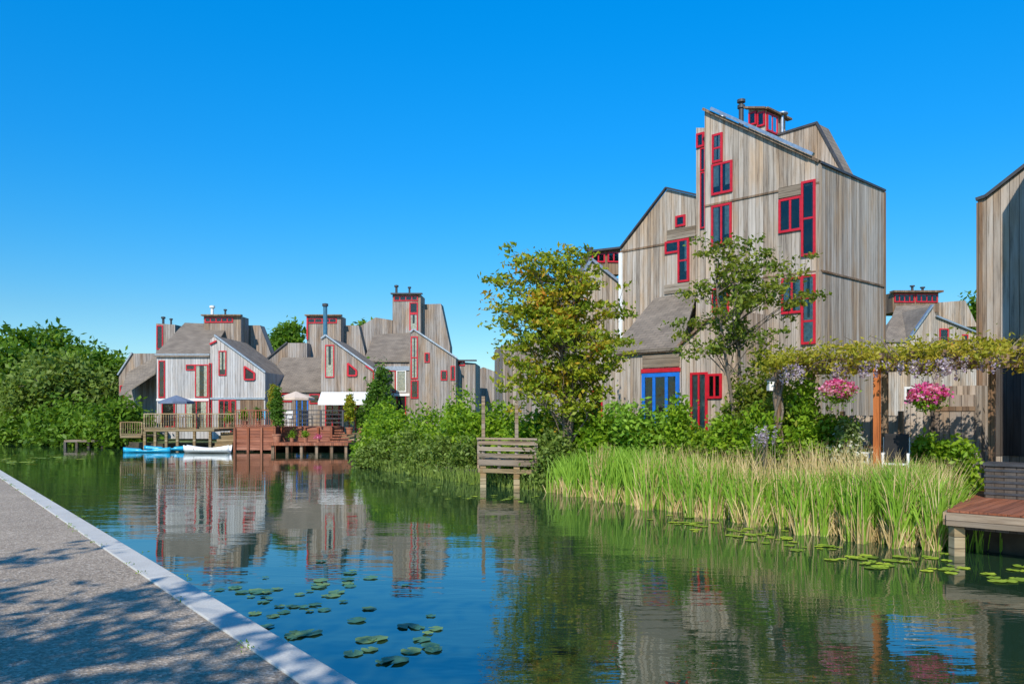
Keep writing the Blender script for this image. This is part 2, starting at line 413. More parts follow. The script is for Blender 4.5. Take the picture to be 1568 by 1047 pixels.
# rear gable
MG=Pl(ML.O+Bd*2.2,A)
prism(W,MG,[(1180,300),(1180,211),(1251,189),(1290,262),(1290,300)],.8,m_wood,m_roof,e=Bd)
R.beam(MG.pt(1180,210,.02),MG.pt(1252,188,.02),.06,.07,m_dark); R.beam(MG.pt(1251,188,.02),MG.pt(1291,262,.02),.06,.07,m_dark)
# fascia and zinc flashing
R.beam(ML.pt(1078,168,.04),ML.pt(1256,248,.04),.14,.08,m_woodbrn)
R.beam(ML.pt(1092,168,.12),ML.pt(1248,238,.12),.12,.09,m_metal)
pr=MR.xy(1355); R.beam(MR.pt(1255,249,.03),(pr.x,pr.y,MR.z(1255,249)),.08,.07,m_dark)
# seams
zA=MR.z(1260,415); zB=ML.z(1247,281)
tl=ML.t(1080); tr_=MR.t(1355)
for pl,t1,zz in ((ML,tl,zB),(MR,tr_,zA)):
    pbox(R,pl,0.,t1,zz-.04,zz+.02,-.01,.035,m_woodbrn)
pbox(R,ML,0.,tl,zA-.03,zA+.01,-.01,.02,m_woodbrn)
pbox(R,MR,-.02,.10,z0,ML.z(1255,252),.002,.03,m_wood)
pbox(R,ML,.02,.10,z0,ML.z(1255,252),.002,.025,m_wood)
pbox(R,MR,tr_-.1,tr_+.02,z0,ML.z(1255,252),.002,.03,m_woodbrn)
window(G,ML,1091,205,1107,249,curt=1,nh=1)
window(G,ML,1090,249,1122,297,nv=1,curt=1)
window(G,ML,1090,313,1121,376,nv=1,curt=1)
window(G,ML,1193,303,1229,355,nv=1)
pbox(G,ML,ML.t(1193),ML.t(1229),ML.z(1211,301),ML.z(1211,285),-.01,.05,m_woodh)
window(G,ML,1228,277,1250,392,nh=1,off=.02)
pbox(G,ML,ML.t(1228),ML.t(1249),ML.z(1240,276),ML.z(1240,248),-.01,.03,m_wood)
window(G,ML,1197,425,1230,480,nv=1,curt=1); window(G,ML,1228,421,1250,527,nh=2,off=.02,curt=2)
window(G,ML,1098,438,1117,485); window(G,ML,1091,442,1099,478)
window(G,MLr,1067,204,1079,226); window(G,MLr,1073,227,1081,262); window(G,MLr,1073,264,1081,350)
# roof lantern, flues
MC=Pl(ML.O+Bd*1.5,A); 
prism(R,MC,[(1146,215),(1146,168),(1172,168),(1172,215)],1.3,m_wood,m_dark,e=Bd)
window(R,MC,1147,172,1159,192,fw=.06); window(R,MC,1160,172,1172,194,fw=.06)
ms=Pl(MC.xy(1172),Bd); window(R,ms,1173,176,1189,204,nv=1,fw=.06)
R.beam(MC.pt(1143,167,.1),MC.pt(1175,167,.1),.2,.06,m_woodbrn); R.beam(MC.pt(1174,167,.1),Vector((*(MC.xy(1174)+Bd*1.5),MC.z(1174,167))),.2,.06,m_woodbrn)
c=MC.pt(1135,200); R.lathe(c,[(.085,-1),(.085,.75),(.13,.76),(.13,.86),(.07,.87),(.07,.95),(.14,.96),(.14,1.05),(0,1.08)],m_dark)
c=ML.pt(1094,190,-.5); R.lathe(c,[(.08,-.5),(.08,.32),(.13,.34),(.13,.42),(0,.43)],m_metal)
c=MC.pt(1179,190,-.9); R.lathe(c,[(.06,-.5),(.06,.55),(.2,.56),(.2,.6),(0,.62)],m_metal)
h.done()

# second house (left of tower)
h=House('gabled_timber_house'); W=h['walls']; R=h['roof_and_trim']; G=h['windows']
M2=Pl((X(1066,28.5),28.5),A); WL=Pl((X(1125,24),24),A)
prism(W,M2,[(1090,(z0,)),(1090,306),(1022,290),(953,379),(950,384),(950,(z0,))],4.,m_wood,e=Bd)
R.beam(M2.pt(1090,304,.04),M2.pt(1021,288,.04),.12,.06,m_dark); R.beam(M2.pt(1021,288,.04),M2.pt(951,380,.04),.12,.06,m_dark)
pbox(R,M2,M2.t(1066),M2.t(950),M2.z(951,383)-.1,M2.z(951,383)-.03,-.01,.03,m_woodbrn)
pbox(R,M2,M2.t(954),M2.t(950)+.02,z0,M2.z(951,383)-.12,.002,.09,m_white)
window(G,M2,1035,330,1050,347); pbox(G,M2,M2.t(1066),M2.t(1022),M2.z(1040,366),M2.z(1040,350),-.01,.05,m_woodh)
window(G,M2,1019,369,1041,388); window(G,M2,1039,366,1056,432,nh=1,off=.02,curt=1)
pbox(G,M2,M2.t(1018),M2.t(1056),M2.z(1040,448),M2.z(1040,434),-.01,.05,m_woodh)
# wings
eL=WL.pt(938,537,.15); eR=WL.pt(1046,537,.15); zE=WL.z(990,535); eL.z=zE; eR.z=zE
prism(W,WL,[(945,(z0,)),(945,(zE-.02,)),(1044,(zE-.02,)),(1044,(z0,))],3.1,m_wood,e=Bd)
rR=M2.pt(1068,448,.02); rL=M2.pt(1003,448,.02); rL.z=rR.z; rB=M2.pt(930,(zE,),.02)
dn=Vector((0,0,-.1))
R.add([eL,eR,rR,rL,rB,eL+dn,eR+dn,rR+dn],[(0,1,2,3),(0,3,4),(5,6,1,0),(1,6,7,2)],m_roof)
prism(W,WL,[(1042,(z0,)),(1042,531),(1085,492),(1135,476),(1135,(z0,))],1.75,m_wood,e=Bd)
R.beam(WL.pt(1040,530,.05),WL.pt(1085,490,.05),.12,.07,m_woodbrn); R.beam(WL.pt(1085,490,.05),WL.pt(1137,474,.05),.12,.07,m_woodbrn)
window(G,WL,984,571,1041,(.5,),nv=2,fr=m_blue,fw=.14,infill=m_int)
pbox(G,WL,WL.t(1042),WL.t(983),WL.z(1010,570),WL.z(1010,564),-.01,.06,m_red)
pbox(G,WL,WL.t(1041),WL.t(985),WL.z(1010,562),WL.z(1010,540),-.01,.05,m_woodh)
window(G,WL,1058,570,1084,(.5,),nv=1,infill=m_curt); window(G,WL,1084,572,1106,610,nv=1)
pbox(R,WL,WL.t(947),WL.t(1043),zE-.14,zE-.03,.0,.12,m_woodbrn)
h.done()

# house peeping behind second house
h=House('timber_house'); W=h['walls']; G=h['windows']
p=front(37,.15)
prism(W,p,[(770,(z0,)),(770,528),(880,520),(880,(z0,))],3,m_woodfar)
prism(W,p,[(882,(z0,)),(882,440),(905,398),(951,436),(951,(z0,))],5,m_wood)
p2=front(39,.15); prism(W,p2,[(903,420),(903,387),(950,381),(950,420)],2,m_woodbrn,m_dark)
window(G,p2,906,388,926,402,nv=1); window(G,p2,930,386,949,402,nv=1)
W.beam(p2.pt(900,386,.1),p2.pt(952,380,.1),.3,.1,m_dark)
W.lathe(p2.pt(906,392,-.5),[(.13,-.5),(.13,.35),(.2,.36),(.2,.5),(0,.55)],m_dark)
W.beam(p.pt(880,440,.05),p.pt(905,397,.05),.15,.12,m_metal); W.beam(p.pt(905,397,.05),p.pt(953,436,.05),.15,.12,m_metal)
window(G,p,905,598,922,(.8,)); 
h.done()

# right-edge building
h=House('timber_house'); W=h['walls']
RE=Pl((X(1497,18.5),18.5),-A)
prism(W,RE,[(1497,(z0,)),(1497,308),(1509,303),(1620,215),(1760,180),(1760,(z0,))],6,m_wood,e=Bd)
W.beam(RE.pt(1495,306,.03),RE.pt(1510,301,.03),.1,.07,m_dark); W.beam(RE.pt(1510,301,.03),RE.pt(1622,213,.03),.1,.07,m_dark)
pr=RE.xy(1655); W.obox(pr,RE.d,RE.n,0,3,-.5,2.6,z0,9.2,m_wood)  # unseen wing, added out of view to cast a diagonal shadow on this wall
pbox(W,RE,.02,5,Z(522,18.5)-.06,Z(522,18.5),-.01,.04,m_woodbrn)
pbox(W,RE,-.02,.1,z0,Z(311,18.5),.002,.03,m_woodbrn)
pbox(W,RE,.35,5,Z(696,18.5),Z(528,18.5),.0,.02,m_wooddark)  # dark sheet over the lower wall: shade behind the pergola, put in as colour
h.done()

# far right house
h=House('timber_house'); W=h['walls']; G=h['windows']
p=front(46,.1)
prism(W,p,[(1350,(z0,)),(1350,523),(1396,523),(1396,(z0,))],4,m_wood)
a,c,d,e_=p.pt(1350,524,.1),p.pt(1390,524,.1),front(50,.1).pt(1424,466),front(50,.1).pt(1372,468)
W.add([a,c,d,e_],[(0,1,2,3)],m_roof)
prism(W,p,[(1390,(z0,)),(1390,520),(1427,468),(1434,486),(1497,512),(1497,(z0,))],4,m_wood)
prism(W,front(50,.1),[(1367,478),(1367,448),(1437,448),(1437,478)],2,m_woodbrn,m_dark)
window(G,front(50,.1),1369,450,1400,463,nv=3); window(G,front(50,.1),1402,450,1435,463,nv=3)
W.beam(front(50,.1).pt(1364,447,.1),front(50,.1).pt(1440,447,.1),.5,.12,m_woodbrn)
prism(W,front(51,.1),[(1438,500),(1438,463),(1478,460),(1497,500)],1.5,m_wood)
W.beam(p.pt(1389,521,.06),p.pt(1427,467,.06),.2,.10,m_metal); W.beam(p.pt(1432,484,.06),p.pt(1499,511,.06),.2,.10,m_metal)
W.lathe(front(50,.1).pt(1408,448,-.8),[(.08,-.2),(.08,.5),(.16,.52),(.16,.6)],m_dark); W.lathe(front(50,.1).pt(1424,448,-.8),[(.08,-.2),(.08,.4),(.16,.42),(.16,.5)],m_dark)
window(G,p,1438,503,1452,(Z(540,46),)); window(G,p,1456,520,1466,(Z(545,46),)); window(G,p,1473,512,1482,(Z(540,46),))
h.done()

# ------------------------------------------------------------------ far group
zf=.5
def trimline(b,pl,pts,m=None,w=.14,h_=.10,off=.06):
    for i in range(len(pts)-1): b.beam(pl.pt(*pts[i],off),pl.pt(*pts[i+1],off),w,h_,m or m_metal)
def roofquad(b,pa,pb,a,c,d,e_,m=None):
    P=[pa.pt(*a,.15),pa.pt(*c,.15),pb.pt(*d),pb.pt(*e_)]; q=[v+Vector((0,0,-.12)) for v in P]
    b.hexa(q,P,m or m_roof)
def flue(b,p,s=1.,m=None): b.lathe(p,[(.1*s,-.3),(.1*s,.5*s),(.18*s,.52*s),(.18*s,.66*s),(0,.7*s)],m or m_dark)
r=-.05
# house 1
h=House('waterside_house'); W=h['walls']; G=h['windows']
p=front(54,r); pb=front(59,r)
prism(W,p,[(240,(zf,)),(240,544),(321,544),(321,(zf,))],5,m_woodlite)
roofquad(W,p,pb,(237,544),(322,544),(350,497),(283,494))
prism(W,front(58,r),[(312,530),(312,484),(369,484),(369,530)],1.5,m_woodfar,m_dark)
window(G,front(58,r),314,486,357,494,nv=4,fw=.09)
W.beam(front(58,r).pt(310,483,.1),front(58,r).pt(371,483,.1),.4,.1,m_woodbrn)
flue(W,front(59,r).pt(325,483),1.1,m_white); flue(W,front(59,r).pt(345,483),.7)
prism(W,front(60,r),[(366,560),(366,498),(398,498),(416,545),(416,560)],1.,m_woodfar,m_woodfar)
prism(W,front(59,r),[(239,560),(239,495),(268,497),(268,560)],1.5,m_woodfar,m_dark)
window(G,front(59,r),240,498,250,535,fw=.09); flue(W,front(60,r).pt(250,497),.9); flue(W,front(60,r).pt(262,497),.7)
prism(W,front(58,r),[(182,(zf,)),(182,575),(203,541),(240,541),(240,(zf,))],4,m_woodfar)
roofquad(W,front(56,r),front(58,r),(183,608),(240,570),(240,545),(195,570))
window(G,front(58,r),184,590,190,608,fw=.08); trimline(W,front(58,r),[(181,574),(203,540)])
window(G,p,243,552,253,609,fr=m_red); window(G,p,299,558,319,(Z(608,54),),curt=1); window(G,p,285,558,299,567,fw=.08)
window(G,p,248,614,268,(1.3,)); window(G,p,284,613,318,(zf+.6,),nv=1,curt=1)
pbox(W,p,p.t(240),p.t(321),Z(612,54)-.05,Z(610,54),0.,.07,m_white)
trimline(W,p,[(238,543),(322,543)],m_metal)
h.done()
# house 2
h=House('waterside_house'); W=h['walls']; G=h['windows']
p=front(53,r)
prism(W,p,[(322,(zf,)),(322,520),(330,514),(406,570),(406,(zf,))],5.5,m_woodlite)
trimline(W,p,[(329,513),(407,570)]); trimline(W,p,[(322,527),(332,522)],m_red)
window(G,p,335,537,347,575,curt=1); window(G,p,320,556,325,(zf+.6,),fw=.12)
tp=[p.pt(375,561,.06),p.pt(390,571,.06),p.pt(390,581,.06),p.pt(375,581,.06)]
for i in range(4): G.beam(tp[i],tp[(i+1)%4],.12,.10,m_red)
G.add([v+Vector((0,.03,0)) for v in tp],[(0,1,2,3)],m_int)
pbox(W,p,p.t(322),p.t(406),Z(611,53),Z(608,53),0.,.08,m_metal)
window(G,p,335,612,352,(1.2,),nv=1); window(G,p,353,612,362,(zf+.4,)); 
prism(W,p,[(368,(zf,)),(368,612),(404,612),(404,(zf,))],.02,m_woodbrn,off=.03)
h.done()
# house 3
h=House('waterside_house'); W=h['walls']; G=h['windows']
p=front(55,r); pb=front(59.5,r)
prism(W,p,[(404,(zf,)),(404,597),(496,597),(496,(zf,))],4,m_woodfar)
roofquad(W,p,pb,(405,598),(497,598),(497,547),(432,547))
prism(W,front(60,r),[(408,600),(408,551),(440,525),(470,525),(470,600)],2,m_woodfar,m_dark)
trimline(W,front(60,r),[(407,551),(440,524)],m_dark)
prism(W,front(61,r),[(470,560),(470,484),(522,484),(522,560)],1.5,m_woodfar,m_dark)
window(G,front(61,r),471,487,516,495,nv=3,fw=.09); W.beam(front(61,r).pt(468,483,.1),front(61,r).pt(524,483,.1),.4,.1,m_woodbrn)
W.beam(front(61,r).pt(471,484,.05),front(61,r).pt(471,520,.05),.12,.12,m_red)
prism(W,front(62,r),[(512,560),(512,498),(549,498),(560,545),(560,560)],1.,m_woodfar,m_woodfar)
q=front(58,r).pt(498,515); W.tube([q-Vector((0,0,2)),q+Vector((0,0,2.2))],[.15,.15],m_pipe,10); W.lathe(q+Vector((0,0,2.2)),[(.14,0),(.22,.02),(.22,.2),(0,.25)],m_dark)
window(G,p,410,603,425,(zf+.5,)); window(G,p,430,602,447,(Z(615,55),)); window(G,p,454,611,472,(zf+.2,),nv=1,fr=m_blue); window(G,p,474,603,490,(Z(618,55),))
h.done()
# house 4
h=House('waterside_house'); W=h['walls']; G=h['windows']
p=front(53,r)
prism(W,p,[(492,(zf,)),(492,520),(499,515),(574,567),(574,(zf,))],5.5,m_woodfar)
trimline(W,p,[(492,518),(499,513),(576,568)]); window(G,p,498,528,512,578,curt=2); 
tp=[p.pt(533,556,.06),p.pt(546,567,.06),p.pt(546,575,.06),p.pt(533,575,.06)]
for i in range(4): G.beam(tp[i],tp[(i+1)%4],.12,.10,m_red)
G.add([v+Vector((0,.03,0)) for v in tp],[(0,1,2,3)],m_int)
trimline(W,p,[(560,560),(572,568),(572,600)],m_red,.08,.08)
window(G,p,498,610,520,(zf+.3,),nv=1); window(G,p,525,612,545,(zf+.3,),nv=1,infill=m_curt); window(G,p,548,612,562,(zf+.3,))
h.done()
# house 5 & tower
h=House('waterside_house'); W=h['walls']; G=h['windows']
p=front(60,r); pb=front(65,r)
prism(W,p,[(555,(zf,)),(555,552),(629,552),(629,(zf,))],5,m_woodfar)
roofquad(W,p,pb,(558,552),(630,552),(632,509),(572,512))
prism(W,front(66,r),[(562,560),(550,500),(575,486),(600,490),(600,560)],1.5,m_woodfar,m_woodfar)
prism(W,front(65,r),[(601,540),(601,451),(644,451),(644,540)],2.2,m_woodfar,m_dark)
prism(W,front(66,r),[(640,540),(640,466),(675,465),(689,530),(689,545)],1.5,m_woodfar,m_woodfar)
window(G,front(65,r),603,453,640,461,nv=3,fw=.09); W.beam(front(65,r).pt(599,450,.1),front(65,r).pt(647,450,.1),.4,.1,m_dark)
window(G,front(65,r),627,463,640,480,fw=.10); window(G,front(65,r),627,480,640,506,fw=.10,curt=2)
flue(W,front(66,r).pt(607,449),1.); flue(W,front(66,r).pt(627,449),.8)
window(G,p,592,567,606,(Z(600,60),),curt=2); window(G,p,607,567,622,(Z(600,60),),fr=m_white,infill=m_curt); window(G,p,607,603,622,(zf+.3,))
pbox(W,p,p.t(555),p.t(629),Z(604,60)-.1,Z(602,60),0,.08,m_white)
pbox(W,p,p.t(585),p.t(629),Z(567,60)+.02,Z(560,60),0,.08,m_metal)
h.done()
h=House('waterside_house'); W=h['walls']; G=h['windows']
p=front(58.5,r)
prism(W,p,[(627,(zf,)),(627,511),(634,506),(698,548),(698,(zf,))],5.5,m_woodfar)
trimline(W,p,[(628,508),(634,504),(700,548)]); window(G,p,629,515,640,580,fw=.10,nh=1,curt=1); window(G,p,650,540,658,555,fw=.09)
window(G,p,629,582,641,610,fw=.10); window(G,p,675,567,685,(Z(582,58.5),),fw=.09); window(G,p,690,560,697,(Z(582,58.5),),fw=.09)
prism(W,front(60,r),[(695,(zf,)),(695,553),(728,556),(728,(zf,))],4,m_woodfar)
p2=front(66,r); prism(W,p2,[(710,(zf,)),(710,575),(740,562),(775,575),(775,(zf,))],4,m_woodfar)
window(G,front(60,r),700,553,712,560,fw=.09); W.beam(front(60,r).pt(695,552,.1),front(60,r).pt(730,552,.1),.4,.1,m_dark)
h.done()

# ------------------------------------------------------------------ far decks
def rail(b,p,q,z,hgt,m,nb=3,sp=1.5,vert=False,th=.05):
    p=Vector(p);q=Vector(q);L=(q-p).length;n=max(1,round(L/sp))
    for i in range(n+1):
        c=p.lerp(q,i/n); b.beam((c.x,c.y,z),(c.x,c.y,z+hgt),.09,.09,m)
    if vert:
        k=int(L/.14)
        for i in range(k+1):
            c=p.lerp(q,i/k); b.beam((c.x,c.y,z+.08),(c.x,c.y,z+hgt-.05),.03,.06,m)
        b.beam((p.x,p.y,z+hgt),(q.x,q.y,z+hgt),.1,.06,m); b.beam((p.x,p.y,z+.08),(q.x,q.y,z+.08),.06,.06,m)
    else:
        for i in range(nb): 
            zz=z+hgt*(i+1)/nb; b.beam((p.x,p.y,zz),(q.x,q.y,zz),.05,.05,m)
h=House('red_garden_deck'); b=h['retaining_boards']; c=h['deck_and_posts']; rl=h['railing']
x0,x1=X(360,46),X(422,46)
b.box(x0,x1,46,50,.1,1.45,m_redpanel); 
b.box(x1+.003,X(503,46),46.8,50,.5,1.45,m_redpanel)
b.box(X(503,46)+.003,X(575,50),48.5,53,.35,.95,m_dock)
c.box(X(415,45),X(535,45),44.6,46.7,.42,.58,m_deckred)
for px in (418,440,462,485,508,530): c.beam((X(px,44.8),44.8,-.5),(X(px,44.8),44.8,.42),.16,.16,m_woodbrn)
for i in range(6): c.box(X(500,46)+i*.0,X(500,46)+1.4-i*.18,46.2+i*.25,46.5+i*.25,.58+i*.15,.66+i*.15,m_deckred)
for i in range(8):
    xx=x0+i*(X(503,46)-x0)/7; b.beam((xx,45.93 if xx<x1 else 46.73,0.),(xx,45.93 if xx<x1 else 46.73,1.4),.12,.1,m_deckred)
rail(rl,(x0,46.1),(x1,46.1),1.45,.95,m_redpanel,sp=1.2,vert=True); rail(rl,(x1,46.1),(X(520,46),46.9),1.45,.95,m_dark,nb=4,sp=1.2)
h.done()
h=House('wooden_terrace'); c=h['deck']; rl=h['railing']
c.box(X(220,47),X(328,47),47,50,1.15,1.3,m_dock); c.box(X(190,49),X(222,49),48.5,51,.75,.9,m_dock)
for px in (222,238,255,272,298,322): c.beam((X(px,47.1),47.1,-.4),(X(px,47.1),47.1,1.15),.15,.15,m_dock)
rail(rl,(X(220,47),47.1),(X(298,47),47.1),1.3,.9,m_dock,vert=True,sp=1.1); rail(rl,(X(300,47),47.4),(X(360,47),47.6),1.3,.9,m_dock,vert=True,sp=1.1); rail(rl,(X(190,49),48.6),(X(222,49),48.6),.9,.8,m_dock,vert=True,sp=1.)
for i in range(5): c.box(X(328,47),X(355,47),46.8+i*.3,47.1+i*.3,.1+i*.2,.3+i*.2,m_dock)
h.done()
h=House('small_jetty'); c=h['planks']
c.box(X(98,52),X(160,52),52,53.2,.38,.5,m_woodh)
for px in (100,118,136,157): c.beam((X(px,52.1),52.1,-.4),(X(px,52.1),52.1,.38),.15,.15,m_wooddark)
h.done()
def boat(name,c,L,wd,hg,m,rot,inside=None):
    e=empty(name); mb=MB(); n=14; ring=[]
    for i in range(n+1):
        f=i/n; w=wd*math.sin(math.pi*min(max(f*.86+.07 if inside else f,.02),.98))**.6/2; sh=hg*(.75+.5*(2*f-1)**2)
        ring.append([(-L/2+f*L,-w,sh),(-L/2+f*L,-w*.75,sh*.3),(-L/2+f*L,0,-.05),(-L/2+f*L,w*.75,sh*.3),(-L/2+f*L,w,sh)]+([(-L/2+f*L,w*.82,sh-.02),(-L/2+f*L,w*.5,.1),(-L/2+f*L,-w*.5,.1),(-L/2+f*L,-w*.82,sh-.02)] if inside else [(-L/2+f*L,0,sh+.08 if abs(f-.5)>.12 else sh-.1)]))
    k=len(ring[0]); cr,sr=math.cos(rot),math.sin(rot)
    vs=[(c[0]+x*cr-y*sr,c[1]+x*sr+y*cr,c[2]+z) for rg in ring for x,y,z in rg]
    fs=[(i*k+j,i*k+(j+1)%k,(i+1)*k+(j+1)%k,(i+1)*k+j) for i in range(n) for j in range(k)]
    fs+= [tuple(range(k)),tuple(range(n*k,(n+1)*k))]
    mb.add(vs,fs,m); mb.build('hull',e,True)
    s=MB()
    if inside:
        for f in (-.2,.12): s.obox((c[0]+f*L*cr,c[1]+f*L*sr),(cr,sr),(-sr,cr),-.12,.12,-wd*.4,wd*.4,c[2]+hg*.55,c[2]+hg*.62,m_woodbrn)
        s.build('seats',e)
    else:
        s.obox((c[0],c[1]),(cr,sr),(-sr,cr),-.2,.2,-wd*.28,wd*.28,c[2]+hg*.8,c[2]+hg,m_black); s.build('seat',e)
boat('rowing_boat',(X(318,44.8),44.8,.03),2.7,1.05,.34,m_white,-.12,True)
boat('blue_kayak',(X(225,45.5),45.5,.0),2.6,.55,.18,m_kayak,.08); boat('blue_kayak',(X(255,46),46.2,.08),2.6,.55,.18,m_kayak,.18)
def parasol(c,rad,hg,m,name='parasol'):
    e=empty(name); mb=MB(); mb.tube([c,Vector(c)+Vector((0,0,hg))],[.03,.025],m_woodbrn,6); mb.build('pole',e)
    mb=MB(); n=8; top=(c[0],c[1],c[2]+hg+.05); vs=[top]
    for k in range(n):
        t=2*math.pi*k/n+.2; vs.append((c[0]+rad*math.cos(t),c[1]+rad*math.sin(t),c[2]+hg-rad*.32))
    for k in range(n):
        v=vs[k+1]; vs.append((v[0],v[1],v[2]-.15))
    fs=[(0,k+1,(k+1)%n+1) for k in range(n)]+[(k+1,k+1+n,(k+1)%n+1+n,(k+1)%n+1) for k in range(n)]
    mb.add(vs,fs,m); mb.build('canopy',e)
parasol((X(453,50),50,.9),1.15,Z(600,50)-.9,m_canvas); parasol((X(270,51),51,1.2),1.1,Z(606,51)-1.2,m_tarp)
h=House('white_awning'); c=h['canvas']
p=front(52.85,r); pf=front(50.4,r); P=[p.pt(492,600),p.pt(566,600),pf.pt(564,614),pf.pt(487,614)]
c.hexa([v+Vector((0,0,-.05)) for v in P],P,m_white); v=P[3]; w=P[2]; c.beam(v-Vector((0,.03,.12)),w-Vector((0,.03,.12)),.02,.25,m_white)
h['arms'].beam(p.pt(500,608),pf.pt(500,615),.05,.05,m_metal); h['arms'].beam(p.pt(556,608),pf.pt(553,615),.05,.05,m_metal); h.done()
def pot(c,s=1.,mat=None,h=.6):
    e=empty('potted_plant'); mb=MB(); mb.lathe(c,[(0,0),(.16*s,0),(.22*s,.36*s),(.25*s,.36*s),(.25*s,.42*s),(.2*s,.42*s),(.19*s,.36*s),(0,.36*s)],m_terra); mb.build('pot',e)
    shrub('',[(c[0],c[1],c[2]+(.4+h*.3)*s,.24*s,.24*s,h*s*.6)],30,.06*s,mat or f_shrub,.08,parent=e,stems=False)
for px,Y,z,s,mt,hh_ in ((375,46.8,1.45,.8,f_shrub,.8),(395,47.5,1.45,.8,f_shrub2,1.),(424,45.3,.58,1.1,f_shrub2,2.4),(447,45.6,.58,.6,f_shrub,.6),(468,45.4,.58,.6,f_shrub,.7),(487,45.5,.58,.5,f_pink,.5),(535,49.2,.95,1.,f_big,2.2),(552,49.6,.95,.9,f_shrub2,1.4),(420,49,1.45,1.1,f_wist,1.9),(350,49.5,1.3,.7,f_shrub,1.)):
    pot((X(px,Y),Y,z),s,mt,hh_)
def chair(c,rot,m,name='garden_chair',s=1.):
    e=empty(name); mb=MB(); d=(math.cos(rot),math.sin(rot)); n=(-d[1],d[0]); O=(c[0],c[1]); z=c[2]
    mb.obox(O,d,n,-.24,.24,-.24,.24,z+.42,z+.46,m)
    for a in (-.22,.22):
        for q in (-.22,.22):
            hh=.95 if q>0 else .65; mb.obox(O,d,n,a-.02,a+.02,q-.02,q+.02,z,z+(.42 if q<0 else hh),m)
        mb.obox(O,d,n,a-.025,a+.025,-.24,.2,z+.62,z+.65,m); mb.obox(O,d,n,a-.02,a+.02,-.24,-.2,z+.46,z+.62,m)
    for k in range(5): mb.obox(O,d,n,-.20,.20,.205,.235,z+.5+k*.09,z+.56+k*.09,m)
    mb.build('frame',e); return e
chair((X(400,48.5),48.5,1.45),.3,m_kayak); chair((X(440,49),49,1.45),-.3,m_white); chair((X(305,48.5),48.5,1.3),.3,m_dark); chair((X(470,48.3),48.3,1.45),.9,m_dark); chair((X(260,48.6),48.6,1.3),-.5,m_dark)
def table(c,m,r_=.6):
    e=empty('garden_table'); mb=MB(); mb.lathe(c,[(0,.70),(r_,.70),(r_,.74),(0,.74)],m); mb.lathe(c,[(.25,0),(.04,.05),(.04,.7)],m); mb.build('top_and_foot',e)
table((X(425,49),49.4,1.45),m_dark); table((X(280,49),49,1.3),m_woodbrn)

# ------------------------------------------------------------------ wooden landing (mid)
h=House('wooden_landing_stage'); c=h['rails']; d=h['posts']
L0=Vector((X(733,23.4),23.4)); L1=Vector((X(822,22.6),22.6)); back=Vector((.15,1.6))
for q in (.08,.66):
    a=L0.lerp(L1,q); d.beam((a.x,a.y,-.5),(a.x,a.y,.62),.17,.17,m_dock)
    tp=Z(606,23) if q<.5 else Z(614,23); a=a+Vector((0,.1)); d.beam((a.x,a.y,.62),(a.x,a.y,tp),.10,.10,m_woodh)
    a=a+back; d.beam((a.x,a.y,-.3),(a.x,a.y,.9),.14,.14,m_dock)
c.beam((L0.x,L0.y-.05,.72),(L1.x,L1.y-.05,.72),.07,.13,m_woodh); c.beam((L0.x,L0.y-.05,.50),(L1.x,L1.y-.05,.50),.07,.12,m_dock)
for zz in (.94,1.13,1.31): c.beam((L0.x,L0.y,zz),(L1.x,L1.y,zz),.05,.11,m_woodh)
c.beam((L0.x-.03,L0.y,1.43),(L1.x+.03,L1.y,1.43),.14,.05,m_woodh)
for k in range(11):
    a=L0+back*(k/11+.03); e2=L1+back*(k/11+.03); c.beam((a.x,a.y,.80),(e2.x,e2.y,.80),.13,.04,m_woodh)
for px_ in (0,.36,.99): 
    a=L0.lerp(L1,px_); d.beam((a.x,a.y+.06,.55),(a.x,a.y+.06,1.4),.09,.07,m_woodh)
a=L1; bq=L1+back
for zz in (.94,1.31): c.beam((a.x,a.y,zz),(bq.x,bq.y,zz),.05,.11,m_woodh)
h.done()

# ------------------------------------------------------------------ right foreground deck
h=House('waterside_deck'); c=h['planks']; d=h['frame_and_posts']
D0=Vector((X(1450,12),12.)); u=-A; v=Vector((.60,.80)); zt=.68
k=0
while k*.145<6.5:
    o0=k*.145
    P=[D0+v*o0,D0+v*(o0+.138),D0+v*(o0+.138)+u*5,D0+v*o0+u*5]
    c.hexa([(q.x,q.y,zt-.03) for q in P],[(q.x,q.y,zt) for q in P],m_deckred); k+=1
d.beam((*(D0-v*.03),zt-.13),(*(D0+u*5-v*.03),zt-.13),.05,.19,m_woodh); d.beam((*(D0-u*.03),zt-.13),(*(D0+v*6.4-u*.03),zt-.13),.05,.19,m_woodh)
for a,o in ((.12,.1),(1.6,.1),(3.2,.1),(.1,2.2),(1.6,2.2),(.1,4.3)):
    q=D0+u*a+v*o; d.beam((q.x,q.y,-.6),(q.x,q.y,zt-.04),.16,.16,m_dock)
d.beam((*(D0+v*.12),zt-.2),(*(D0+u*4+v*.12),zt-.2),.06,.16,m_wooddark)
h.done()
# wicker planter box
h=House('wicker_storage_box'); c=h['box']
q=Vector((X(1508,13.8),13.8)); c.obox(q,u,v,0,1.4,0,.6,zt+.002,zt+.55,m_wooddark); c.obox(q,u,v,-.03,1.43,-.03,.63,zt+.552,zt+.6,m_dark)
for i in range(5): c.obox(q,u,v,-.01,1.41,-.012,0-.002,zt+.06+i*.1,zt+.10+i*.1,m_dark)
h.done()
# retaining timber edge & steps
h=House('timber_bank_edging'); c=h['boards']
for (xa,Ya,xb,Yb,za) in ((1395,16.3,1500,15.2,.85),(965,21.8,1050,20.3,.72)):
    c.beam((X(xa,Ya),Ya,za),(X(xb,Yb),Yb,za),.08,.3,m_woodh); c.beam((X(xa,Ya),Ya+.4,za+.16),(X(xb,Yb),Yb+.4,za+.16),.8,.04,m_woodh)
h.done()

